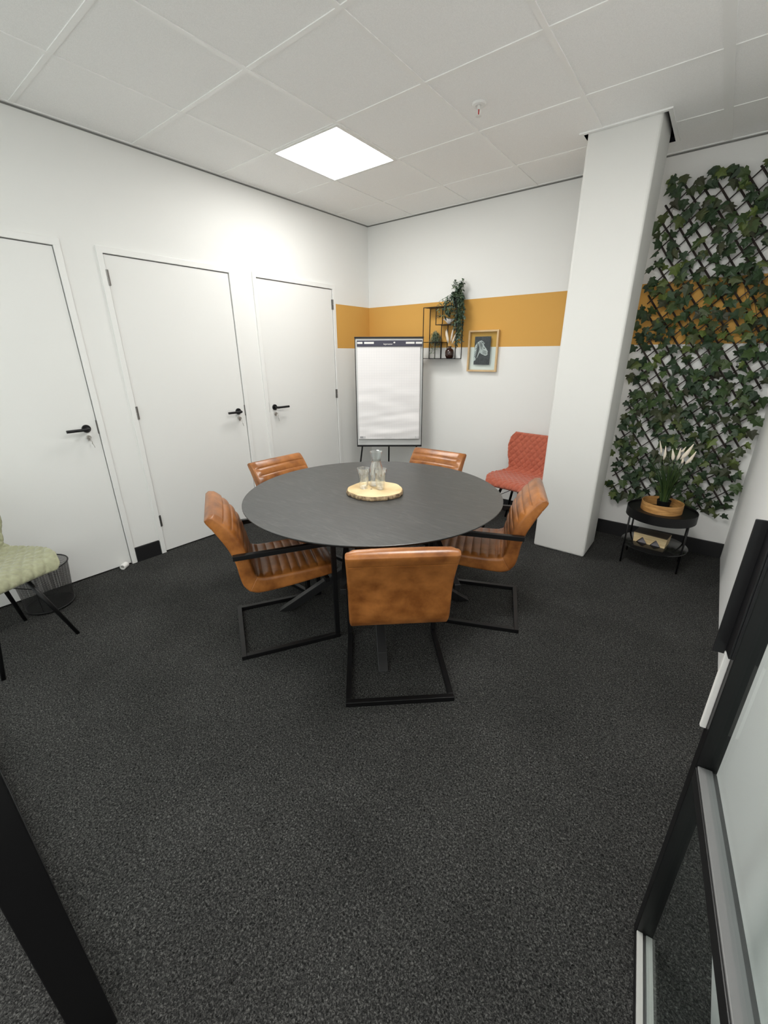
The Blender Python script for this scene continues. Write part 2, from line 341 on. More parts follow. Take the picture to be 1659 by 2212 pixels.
def rect_minus(rects, h):
    out = []
    for (x0, x1, y0, y1) in rects:
        a0, a1, b0, b1 = max(x0, h[0]), min(x1, h[1]), max(y0, h[2]), min(y1, h[3])
        if a0 >= a1 or b0 >= b1: out.append((x0, x1, y0, y1)); continue
        if x0 < a0: out.append((x0, a0, y0, y1))
        if a1 < x1: out.append((a1, x1, y0, y1))
        if y0 < b0: out.append((a0, a1, y0, b0))
        if b1 < y1: out.append((a0, a1, b1, y1))
    return out
AX, BY = .5604, .4575
LAMPS = [(AX, AX+.6, -BY-1.2, -BY-.6), (AX+1.8, AX+2.4, -BY-2.4, -BY-1.8), (AX+.6, AX+1.2, -BY-4.2, -BY-3.6)]
HOLE = (2.262, 2.700, -.648, -.215)
YC = -5.3
def build_ceiling():
    xs = [-.12]+[AX+.6*i for i in range(5)]+[XR+.02]; ys = [.01]+[-BY-.6*j for j in range(8)]+[YC]
    t = MB(); g = .012
    for i in range(len(xs)-1):
        for j in range(len(ys)-1):
            r = (xs[i]+g, xs[i+1]-g, ys[j+1]+g, ys[j]-g)
            if r[1]-r[0] < .02 or r[3]-r[2] < .02: continue
            rs = [r]
            for h in [HOLE]+LAMPS: rs = rect_minus(rs, h)
            for q in rs: t.box(q[0], q[1], q[2], q[3], H+.004, H+.018)
    lid = [(-.3, XR+.15, YC, .15)]
    for h in [HOLE]+LAMPS: lid = rect_minus(lid, h)
    for q in lid: t.box(q[0], q[1], q[2], q[3], H+.0185, H+.03)
    struct(t.build('ceiling', M_ceil))
    # exposed grid of white T bars
    b = MB(); w = .012
    def strip(x0, x1, y0, y1, lv=0):
        rs = [(x0, x1, y0, y1)]
        for h in [HOLE]+[(l[0]+.013, l[1]-.013, l[2]+.013, l[3]-.013) for l in LAMPS]: rs = rect_minus(rs, h)
        for q in rs: b.box(q[0], q[1], q[2], q[3], H+lv, H+.0182)
    for i, x in enumerate(xs[1:-1]):
        ww = .021 if i == 4 else w
        strip(x-ww, x+ww, YC, 0)
    for y in ys[1:-1]: strip(-.1, XR, y-w, y+w, .0004)
    struct(b.build('trim_1', M_grid))
    # perimeter angle, and a dark strip painting the shadow line along the walls
    p = MB(); e = .02
    p.box(0, XR, -e, .0, H-.0015, H+.018); p.box(XR-e, XR, YF, -e, H-.0015, H+.018)
    p.box(0, 4.0, 0, e, H-.0016, H+.018, T=LW)
    p.box(HOLE[0]-.022, HOLE[1]+.022, HOLE[2]-.022, HOLE[2], H-.004, H+.018)
    p.box(HOLE[1], HOLE[1]+.022, HOLE[2], HOLE[3], H-.004, H+.018); p.box(HOLE[0]-.022, HOLE[0], HOLE[2], HOLE[3], H-.004, H+.018)
    p.box(HOLE[0]-.022, HOLE[1]+.022, HOLE[3], HOLE[3]+.022, H-.004, H+.018)
    struct(p.build('trim_2', M_grid))
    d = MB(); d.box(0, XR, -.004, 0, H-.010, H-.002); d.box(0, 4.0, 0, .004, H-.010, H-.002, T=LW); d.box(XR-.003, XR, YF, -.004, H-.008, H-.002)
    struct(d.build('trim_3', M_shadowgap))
    v = MB(); q = .0012  # black lining puts the darkness of the gap around the column into colour
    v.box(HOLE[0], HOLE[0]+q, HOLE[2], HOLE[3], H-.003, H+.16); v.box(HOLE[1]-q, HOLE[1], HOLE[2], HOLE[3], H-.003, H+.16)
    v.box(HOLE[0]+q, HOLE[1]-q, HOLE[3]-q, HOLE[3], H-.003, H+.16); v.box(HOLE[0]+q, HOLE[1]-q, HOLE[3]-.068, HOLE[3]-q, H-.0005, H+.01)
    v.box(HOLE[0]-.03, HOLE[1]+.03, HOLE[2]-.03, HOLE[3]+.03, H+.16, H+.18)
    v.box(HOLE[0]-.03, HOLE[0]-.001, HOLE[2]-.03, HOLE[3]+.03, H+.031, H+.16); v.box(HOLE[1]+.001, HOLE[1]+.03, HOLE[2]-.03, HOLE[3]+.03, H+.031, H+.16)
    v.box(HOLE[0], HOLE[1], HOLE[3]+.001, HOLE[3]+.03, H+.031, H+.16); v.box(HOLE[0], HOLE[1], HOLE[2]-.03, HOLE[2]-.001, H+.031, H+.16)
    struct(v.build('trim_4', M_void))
build_ceiling()

# ------------------------------------------------------------------ white doors in the left wall
def arc(c, r, a0, a1, n): return [(c[0]+r*math.cos(a0+(a1-a0)*i/n), c[1]+r*math.sin(a0+(a1-a0)*i/n)) for i in range(n+1)]
def white_door(idx, s0, s1, hinge_far, label):
    """s0<s1 leaf edges; hinge_far: hinges on the edge nearer to the camera (s1)"""
    t = thing('door_%d' % idx, label, 'door', LW((s0+s1)/2, 0, 0), 0, kind='structure')
    org = Vector(t.location)
    TL = lambda s, o, z: tuple(Vector(LW(s, o, z))-org)
    fr = MB(); w = .042; p = .011
    for a, b in ((s0-.005-w+.008, s0-.004), (s1+.004, s1+.005+w-.008)): fr.box(a, b, -.06, p, 0, 2.112, T=TL)
    fr.box(s0-.005-w+.008, s1+.005+w-.008, -.06, p, 2.110, 2.148, T=TL)
    fr.build('door_frame', M_trimw, t, bevel=.002)
    MB().box(s0, s1, -.042, -.001, .010, 2.105, T=TL).build('door_leaf', M_door, t, bevel=.0015)
    hs = s1+.002 if hinge_far else s0-.002
    for z in (1.972, 1.111, .272):
        hm = MB()
        for k, (za, zb) in enumerate(((-.045, -.001), (.001, .045))):
            hm.tube([TL(hs, .008, z+za), TL(hs, .008, z+zb)], .0075, 10)
        hm.box(hs-.012, hs+.012, 0, .0035, z-.045, z+.045, T=TL)
        hm.build('hinge', M_hinge, t)
    ls = s0+.066 if hinge_far else s1-.062
    dr = 1 if hinge_far else -1
    h = MB()
    h.lathe([(.026, 0), (.026, .007), (.0235, .010)], 32, T=lambda x, y, z: TL(ls+x, z-.001, 1.042+y))
    h.tube([TL(ls, .008, 1.042), TL(ls, .046, 1.042), TL(ls+dr*.002, .052, 1.042), TL(ls+dr*.008, .056, 1.042), TL(ls+dr*.02, .0565, 1.042), TL(ls+dr*.125, .0565, 1.042)], [.0105, .0105, .0105, .0105, .0095, .0095], 14)
    auto_smooth(h.build('door_handle', M_blacksat, t))
    c = MB(); zc = .985
    c.lathe([(.014, 0), (.014, .012), (.012, .014)], 24, T=lambda x, y, z: TL(ls+x, z-.001, zc+y))
    c.box(ls-.005, ls+.005, 0, .012, zc-.022, zc, T=TL)
    auto_smooth(c.build('lock_cylinder', M_steel, t))
    lt = MB().box((s0 if hinge_far else s1)-.004, (s0 if hinge_far else s1)+.004, -.03, .001, 1.0, 1.09, T=TL).build('latch_plate', M_hinge, t)
    return ls, dr
def keys(ls, dr, label):
    org = Vector(LW(ls, .013, .985)); k = thing('key_ring', label, 'key', org)
    TL = lambda s, o, z: tuple(Vector(LW(ls+s, .013+o, .985+z))-org)
    q = MB(); q.box(-.0015, .0015, 0, .012, -.004, .004, T=TL)
    q.lathe([(.010, -.001), (.010, .001)], 20, T=lambda x, y, z: TL(z, .020+x, y)); q.build('inserted_key', M_steel, k, bevel=.0004)
    MB().tube([TL(.001*math.sin(a*2), .022+.012*math.cos(a), -.012+.012*math.sin(a)) for a in [2*PI*i/20 for i in range(21)]], .001, 6, cap=False).build('split_ring', M_steel, k, smooth=True)
    q = MB(); q.lathe([(.010, -.001), (.010, .001)], 20, T=lambda x, y, z: TL(-.004+z+x*.5, .024+x*.8, -.033+y))
    q.bar(TL(-.006, .026, -.040), TL(-.012, .026, -.068), .0065, .002); q.build('spare_key', M_steel, k, bevel=.0004)
for idx, s0, s1, hf, lab, kl in (
    (1, 2.829, 3.703, True, 'plain white flush door cut off by the left picture edge, behind the olive chair', 'silver keys hanging in the lock of the leftmost white door'),
    (2, 1.690, 2.564, True, 'plain white flush door in the middle of the three, hinges on its left edge', 'silver keys hanging in the lock of the middle white door'),
    (3, .561, 1.435, False, 'plain white flush door nearest the ochre corner, hinges on its right edge', 'silver keys hanging in the lock of the white door nearest the corner')):
    ls, dr = white_door(idx, s0, s1, hf, lab); keys(ls, dr, kl)
def door_stop():
    org = Vector(LW(2.868, .02, 0)); t = thing('door_stop', 'small white hollow door stop on the carpet at the foot of the leftmost door', 'door stop', org)
    d = Vector((.62, -.78, 0)); s_ = Vector((-d.y, d.x, 0))
    def T(x, y, z): q = d*z+s_*x+Vector((0, 0, y+.021)); return tuple(q)
    o = MB().lathe([(.018, 0), (.021, .003), (.021, .052), (.019, .056), (.012, .056), (.011, .02)], 28, T=T).build('cylinder', M_whitepl, t); auto_smooth(o)
door_stop()

# ------------------------------------------------------------------ ceiling lamps and sprinkler
def ceiling_lamp(r, label, k=1.0):
    cx, cy = (r[0]+r[1])/2, (r[2]+r[3])/2
    t = thing('ceiling_light', label, 'ceiling light', (cx, cy, H), 0, 'square light panels in the ceiling')
    fr = MB()
    for a in ((-.298, .298, -.298, -.278), (-.298, .298, .278, .298), (-.298, -.278, -.278, .278), (.278, .298, -.278, .278)): fr.box(a[0], a[1], a[2], a[3], -.003, .022)
    fr.build('frame', M_trimw, t)
    MB().box(-.278, .278, -.278, .278, .002, .006).build('diffuser', emitter(k), t)
    MB().box(-.298, .298, -.298, .298, .022, .03).build('housing', M_trimw, t)
ceiling_lamp(LAMPS[0], 'glowing square light panel in the ceiling above the white doors')
ceiling_lamp(LAMPS[1], 'glowing square light panel in the ceiling above the nearest brown chair', 1.5)
ceiling_lamp(LAMPS[2], 'glowing square light panel in the corridor ceiling outside the glass front', .9)
def sprinkler():
    t = thing('fire_sprinkler', 'small white round fire sprinkler with a red bulb in the ceiling', 'sprinkler', (1.901, -1.336, H))
    auto_smooth(MB().lathe([(.012, .004), (.036, .004), (.038, -.001), (.034, -.006), (.020, -.009), (.014, -.004)], 36).build('escutcheon', M_trimw, t))
    b = MB(); b.tube([(0, 0, 0), (0, 0, -.022)], .009, 12)
    for s in (-1, 1): b.tube([(s*.009, 0, -.018), (s*.013, 0, -.032), (s*.004, 0, -.048)], .002, 6)
    b.build('body', M_whitepl, t, smooth=True)
    MB().tube([(0, 0, -.022), (0, 0, -.046)], .003, 10).build('bulb', M_red, t, smooth=True)
    MB().lathe([(.0155, -.050), (.0155, -.052)], 20).build('deflector', M_whitepl, t)
sprinkler()

# ------------------------------------------------------------------ black steel and glass front: fixed pane and open door
def fixed_pane():
    t = thing('window_1', 'fixed glass pane with black steel frame along the doorway side of the room', 'window', (0, 0, 0), 0, kind='structure')
    f = MB(); f.box(0.0, 2.352, -3.945, -3.878, 0, .05); f.box(2.352, 2.402, -3.945, -3.876, 0, H); f.box(.0, 2.352, -3.94, -3.885, H-.05, H)
    f.box(-.02, .03, -3.94, -3.885, .05, H-.05)
    f.build('frame', M_black, t, bevel=.002)
    MB().box(.03, 2.352, -3.915, -3.909, .05, H-.05).build('pane', M_glass, t)
fixed_pane()
LEAF_A = (3.3775, -2.925)      # foot of the free edge
def glass_door():
    d = Vector((.128, -.9918, 0))       # along the leaf from the free edge to the hinge
    n = Vector((-d.y, d.x, 0))*-1       # towards the room (left in the photo)
    if n.x > 0: n = -n
    t = thing('door_4', 'open black steel-framed glass door leaf at the right picture edge', 'door', (LEAF_A[0], LEAF_A[1], 0), 0, kind='structure')
    T = lambda a, o, z: tuple(d*a+n*o+Vector((0, 0, z)))
    th = .019; L = .95; HT = 2.35
    def part(name, m, *bx, bevel=.0015):
        q = MB()
        for b in bx: q.box(*b, T=T)
        return q.build(name, m, t, bevel=bevel)
    part('stile', M_black, (0, .030, -th, th, .008, HT))
    part('stile', M_black, (L-.035, L, -th, th, .008, HT))
    part('bottom_rail', M_dark, (.030, L-.035, -th, th, .008, .036))
    part('glazing_bead', M_alu, (.0302, L-.0352, -th+.001, -.0035, .0362, .042)); part('glazing_bead', M_alu, (.0302, L-.0352, .0035, th-.001, .0362, .042))
    part('middle_rail', M_dark, (.030, L-.035, -th, th, .622, .657))
    part('glazing_bead', M_bead, (.0302, L-.0352, -th+.009, th-.003, .6572, .662))
    part('top_rail', M_dark, (.030, L-.035, -th, th, HT-.04, HT))
    part('pane', M_glass, (.028, L-.033, -.003, .003, .02, .63), bevel=0)
    part('pane', M_glass, (.028, L-.033, -.003, .003, .655, HT-.03), bevel=0)
    h = part('pull_handle', M_blacksat, (-.002, .034, th, th+.006, .945, 1.222), (-.002, .003, th+.0061, th+.029, .935, 1.222), (.0031, .034, th+.0061, th+.010, .945, 1.222))
    part('lock_cover', M_whitepl, (.004, .013, th, th+.011, .750, .9445))
glass_door()

# ------------------------------------------------------------------ round table
TC = (1.782, -2.128); TR = .724
def table():
    t = thing('round_table', 'round black wooden dining table with dark spider legs in the middle of the room', 'table', (TC[0], TC[1], 0))
    top = MB().lathe([(TR-.030, .736), (TR-.004, .752), (TR-.001, .755), (TR-.001, .7585), (TR-.003, .760)], 128).build('tabletop', M_tabletop, t)
    auto_smooth(top, 25); top.data.materials.append(M_tableedge)
    for p in top.data.polygons:
        if p.normal.z < .5: p.material_index = 1
    for k in range(4):
        a = PI/4+k*PI/2-.04; c, s = math.cos(a), math.sin(a)
        def P(r, w, z): return (c*r-s*w, s*r+c*w, z)
        # flat steel foot rising to the hub, then flaring to the top
        q = MB(); w = .024
        def seg(r0, z0, h0, r1, z1, h1):
            q.hexa([P(r0, -w, z0), P(r1, -w, z1), P(r1, w, z1), P(r0, w, z0), P(r0, -w, z0+h0), P(r1, -w, z1+h1), P(r1, w, z1+h1), P(r0, w, z0+h0)])
        seg(.605, .000, .004, .53, .000, .055); seg(.53, .000, .055, .025, .345, .060)
        q.build('leg', M_dark, t, bevel=.002)
        q = MB(); seg(.025, .345, .060, .50, .690, .045); q.build('upper_brace', M_dark, t, bevel=.002)
    MB().lathe([(.045, .335), (.045, .415)], 24).build('hub', M_dark, t, bevel=.002)
    MB().lathe([(.50, .722), (.50, .7355)], 64).build('mounting_plate', M_dark, t)
table()

# ------------------------------------------------------------------ cognac cantilever chairs
OUT = [(.535, .405), (.50, .392), (.40, .380), (.29, .368), (.18, .361), (.125, .362), (.085, .378), (.060, .415), (.047, .47), (.038, .54), (.020, .605), (-.004, .660), (-.038, .725), (-.066, .772), (-.070, .788)]
INN = [(.538, .435), (.50, .452), (.42, .450), (.30, .445), (.21, .443), (.155, .446), (.128, .456), (.117, .478), (.108, .52), (.097, .575), (.078, .640), (.050, .700), (.008, .760), (-.030, .797), (-.052, .802)]
def resample(path, n):
    P = [Vector((a, b)) for a, b in path]
    # catmull-rom smooth then arc-length resample
    S = []
    for i in range(len(P)-1):
        p0, p1, p2, p3 = P[max(i-1, 0)], P[i], P[i+1], P[min(i+2, len(P)-1)]
        for k in range(12):
            t = k/12; S.append(.5*((2*p1)+(p2-p0)*t+(2*p0-5*p1+4*p2-p3)*t*t+(3*p1-p0-3*p2+p3)*t*t*t))
    S.append(P[-1])
    L = [0]
    for i in range(1, len(S)): L.append(L[-1]+(S[i]-S[i-1]).length)
    out = []; j = 0
    for i in range(n):
        d = L[-1]*i/(n-1)
        while j < len(L)-2 and L[j+1] < d: j += 1
        f = (d-L[j])/max(L[j+1]-L[j], 1e-9); out.append(S[j].lerp(S[j+1], min(max(f, 0), 1)))
    return out, L[-1]
def upholstery(name, inn, out, chan, parent, width=.44, bowf=.6):
    """padded panel between an inner (quilted) and outer path; chan(s, L) gives the channel relief"""
    n = 150; I, LI = resample(inn, n); O, _ = resample(out, n)
    hw = width/2; us = []
    nx = 26
    for k in range(6): us.append(-1+ (1-math.cos(k/5*PI/2))*.06)
    for k in range(1, nx): us.append(-.94+1.88*k/nx)
    us += [-u for u in us[:6]][::-1]
    V = []; F = []
    for iu, u in enumerate(us):
        x = u*hw; ed = hw-abs(x); r = .011
        e = 1.0 if ed > r else math.sqrt(max(0, 1-((r-ed)/r)**2))
        e = .55+.45*e
        bow = .012*(1-(x/hw)**2)
        for i in range(n):
            a, b = I[i], O[i]; mid = (a+b)/2; nm = (a-b).normalized()
            rel = 0
            sN = i/(n-1); rel0 = (bowf*bow*math.sin(PI*min(max(sN, 0), 1))**.5)
            pa = min(max((ed-.022)/.006, 0), 1)
            if pa > 0: rel = chan(LI*i/(n-1), LI)*pa
            if .017 < ed < .024: rel -= .0025
            sb = LI*(1-sN); ro = -.0028 if (name == 'backrest' and abs(sb-.052) < .0022) else 0
            mid = mid; pi = mid+(a-mid)*e+nm*(rel+rel0); po = mid+(b-mid)*e-nm*ro
            s = LI*i/(n-1)
            V.append((x, pi.x, pi.y)); V.append((x, po.x, po.y-(.0 if True else 0)))
    m = len(us)
    idx = lambda iu, i, k: (iu*n+i)*2+k
    for iu in range(m-1):
        for i in range(n-1):
            F.append((idx(iu, i, 0), idx(iu, i+1, 0), idx(iu+1, i+1, 0), idx(iu+1, i, 0)))
            F.append((idx(iu, i, 1), idx(iu+1, i, 1), idx(iu+1, i+1, 1), idx(iu, i+1, 1)))
        for i in (0, n-1): F.append((idx(iu, i, 0), idx(iu+1, i, 0), idx(iu+1, i, 1), idx(iu, i, 1)))
    for iu in (0, m-1):
        for i in range(n-1): F.append((idx(iu, i, 0), idx(iu, i, 1), idx(iu, i+1, 1), idx(iu, i+1, 0)))
    b = MB(); b.add(V, F); o = b.build(name, M_leather, parent, smooth=True); return o
def chan_seat(s, L):
    if s < .055: return .002
    q = (s-.055)/.047; f = q-math.floor(q)
    return .0085*min(1, (math.sin(PI*f))**.45) if s < L-.01 else 0
def chan_back(s, L):
    t = L-s
    if t < .075: return .002+.006*min(1, t/.02)*min(1, (.075-t)/.008)
    q = (t-.075)/.054; f = q-math.floor(q)
    return .0085*(math.sin(PI*f))**.45
def lounge_chair(loc, ang, label):
    t = thing('cantilever_armchair', label, 'chair', (loc[0], loc[1], 0), ang, 'cognac leather armchairs around the round table')
    # seat and backrest meet in a mitre at the inner corner
    ci, co = 6, 6
    seat = upholstery('seat', INN[:ci+1], OUT[:co+1], chan_seat, t)
    back = upholstery('backrest', INN[ci:], OUT[co:], chan_back, t, bowf=1.0)
    tb = .025; X = .25-tb/2
    for s in (-1, 1):
        MB().box(s*X-tb/2, s*X+tb/2, .028, .530, .576, .601).build('armrest', M_black, t, bevel=.0015)
        MB().box(s*X-tb/2, s*X+tb/2, .505, .530, .0252, .5757).build('front_leg', M_black, t, bevel=.0015)
        MB().box(s*X-tb/2, s*X+tb/2, tb+.0003, .530, .0, tb).build('floor_runner', M_black, t, bevel=.0015)
        MB().box(min(s*.2135, s*.2245), max(s*.2135, s*.2245), .045, .075, .578, .599).build('back_bracket', M_black, t)
    MB().box(-.25, .25, 0, tb, 0, tb).build('rear_crossbar', M_black, t, bevel=.0015)
    MB().box(-.2248, .2248, .470, .495, .352, .377).build('seat_crossbar', M_black, t, bevel=.0015)
    return t
def place(t, loc, ang): t.location = (loc[0], loc[1], 0); t.rotation_euler = (0, 0, ang)
def face(fx, fy): return math.atan2(fy, fx)-PI/2
CH = [((2.382, -2.688), face(-.66, .75), 'cognac leather armchair with its plain back turned to the doorway, nearest the camera'),
      ((1.340, -2.826), face(.515, .857), 'cognac leather armchair left of the table, side-on, its floor frame fully visible'),
      ((2.526, -1.637), face(-.923, -.384), 'cognac leather armchair right of the table, in front of the white column'),
      ((.833, -2.040), face(1, -.044), 'cognac leather armchair behind the table in front of the middle white door'),
      ((1.622, -1.170), face(.038, -1), 'cognac leather armchair behind the table right below the flipchart and wall shelf')]
c0 = None
for loc, ang, lab in CH:
    if c0 is None: c0 = lounge_chair(loc, ang, lab)
    else:
        c = copy_tree(c0); place(c, loc, ang); c['label'] = lab

# ------------------------------------------------------------------ quilted velvet shell chairs
def quilted_chair(name, loc, ang, label, cat, mt, group=None, hw=.222):
    t = thing(name, label, cat, (loc[0], loc[1], 0), ang, group)
    # side profile: v forward, z up; s from the seat front to the top of the back
    prof = [(.425, .425), (.415, .452), (.38, .468), (.30, .470), (.20, .462), (.12, .462), (.065, .476), (.030, .515), (.018, .57), (.008, .64), (-.004, .71), (-.020, .78), (-.034, .835)]
    half = [.150, .185, .208, .222, .222, .205, .182, .172, .182, .204, .214, .205, .165]
    n = 190; P, L = resample(prof, n); Hh, _ = resample([(i/12, h) for i, h in enumerate(half)], n)
    nu = 84; V = []; F = []
    hmap = []
    for i in range(n):
        f = i/(n-1)
        # half width by arc parameter
        hmap.append(0)
    # width at arc length: find nearest profile param
    S = [0]
    for i in range(1, len(prof)): S.append(S[-1]+math.dist(prof[i], prof[i-1]))
    def hwid(s):
        s = s/L*S[-1]
        for i in range(len(S)-1):
            if s <= S[i+1]+1e-9:
                f = (s-S[i])/(S[i+1]-S[i]); f = f*f*(3-2*f)*.5+f*.5; return half[i]+(half[i+1]-half[i])*f
        return half[-1]
    for i in range(n):
        s = L*i/(n-1); a = P[i]; d = (P[min(i+1, n-1)]-P[max(i-1, 0)]).normalized(); nm = Vector((-d.y, d.x))
        if nm.y < 0 and nm.x < 0: nm = -nm
        nm = Vector((d.y, -d.x)); 
        if i < n*.4 and nm.y < 0: nm = -nm
        if i >= n*.4 and nm.x < 0: nm = -nm
        w = hwid(s)*hw/.222
        endr = min(1, min(s, L-s)/.02); endf = math.sqrt(max(0, 1-(1-endr)**2))
        for j in range(nu+1):
            u = -1+2*j/nu; x = w*math.sin(u*PI/2)*.35+w*u*.65
            curl = .030*(abs(u)**3)         # wings curl up / forward
            ed = min(1, (1-abs(u))/.10); ef = math.sqrt(max(0, 1-(1-ed)**2))
            q1 = (x*1.25+s)/.068; q2 = (x*1.25-s)/.068
            f1 = abs(math.sin(PI*q1)); f2 = abs(math.sin(PI*q2))
            quilt = .0095*(min(f1, f2, .8)/.8)**.55
            k = min(ef, endf)
            top = a+nm*(curl+.016*k+quilt*k); bot = a+nm*(curl-.016*k)
            V.append((x, top.x, top.y)); V.append((x, bot.x, bot.y))
    idx = lambda i, j, k: (i*(nu+1)+j)*2+k
    for i in range(n-1):
        for j in range(nu):
            for k in (0, 1): F.append((idx(i, j, k), idx(i+1, j, k), idx(i+1, j+1, k), idx(i, j+1, k)))
        for j in (0, nu): F.append((idx(i, j, 0), idx(i, j, 1), idx(i+1, j, 1), idx(i+1, j, 0)))
    for j in range(nu):
        for i in (0, n-1): F.append((idx(i, j, 0), idx(i, j+1, 0), idx(i, j+1, 1), idx(i, j, 1)))
    MB().add(V, F).build('seat_shell', mt, t, smooth=True)
    fr = MB()
    fr.box(-.10, .10, .075, .100, .423, .441); fr.box(-.10, .10, .325, .350, .423, .441); fr.box(-.115, -.09, .075, .35, .4232, .4408); fr.box(.09, .115, .075, .35, .4232, .4408)
    fr.build('seat_frame', M_black, t, bevel=.002)
    for sx, (v0, v1) in ((-1, (.33, .42)), (1, (.33, .42)), (-1, (.095, -.01)), (1, (.095, -.01))):
        MB().tube([(sx*.075, v0, .426), (sx*.190, v1, .0)], [.0125, .0095], 12).build('leg', M_black, t, smooth=True)
    for z, a in ((.33, 1), (.33, -1)):
        f = (.426-z)/.426
        p = lambda sx, v0, v1: (sx*(.075+.115*f), v0+(v1-v0)*f, z)
        q = MB(); q.tube([p(a, .33, .42), (0, .21, z+.055+.004*a), p(-a, .095, -.01)], .0028, 6); q.build('cross_wire', M_black, t, smooth=True)
    return t
quilted_chair('quilted_chair', (2.028, -.200), face(math.cos(math.radians(264)), math.sin(math.radians(264))), 'rust-red quilted velvet chair half hidden behind the white column', 'chair', M_rust)
quilted_chair('quilted_chair', (.268, -3.712), face(math.cos(math.radians(20)), math.sin(math.radians(20))), 'olive-green quilted velvet chair cut off by the left picture edge', 'chair', M_olive, hw=.240)

# ------------------------------------------------------------------ waste basket
def basket():
    t = thing('waste_basket', 'black wire-mesh waste basket half hidden behind the olive quilted chair', 'waste basket', (.115, -3.385, 0))
    n = 72; V = []; F = []; h = .285
    me = bpy.data.meshes.new('mesh_wall')
    rows = [(.122, .012), (.124, .03), (.146, h)]
    for r, z in rows:
        for k in range(n+1): a = 2*PI*k/n; V.append((r*math.cos(a), r*math.sin(a), z))
    for i in range(len(rows)-1):
        for k in range(n): a = i*(n+1)+k; F.append((a, a+1, a+n+2, a+n+1))
    me.from_pydata(V, [], F); me.materials.append(M_mesh); uv = me.uv_layers.new(name='UVMap')
    for p in me.polygons:
        for li in p.loop_indices:
            vi = me.loops[li].vertex_index; uv.data[li].uv = ((vi % (n+1))/n, V[vi][2])
        p.use_smooth = True
    w = bpy.data.objects.new('mesh_wall', me); link(w, t)
    ring = lambda r, z, rr: MB().tube([(r*math.cos(2*PI*k/48), r*math.sin(2*PI*k/48), z) for k in range(49)], rr, 8, cap=False)
    ring(.147, h, .0042).build('rim', M_black, t, smooth=True)
    ring(.1235, .0125, .005).build('foot_ring', M_black, t, smooth=True)
    MB().lathe([(.1195, .009), (.1195, .012)], 48).build('base', M_black, t)
    MB().bar((.124*math.cos(-.55), .124*math.sin(-.55), .02), (.1465*math.cos(-.55), .1465*math.sin(-.55), h), .006, .002).build('seam_strip', M_black, t)
basket()

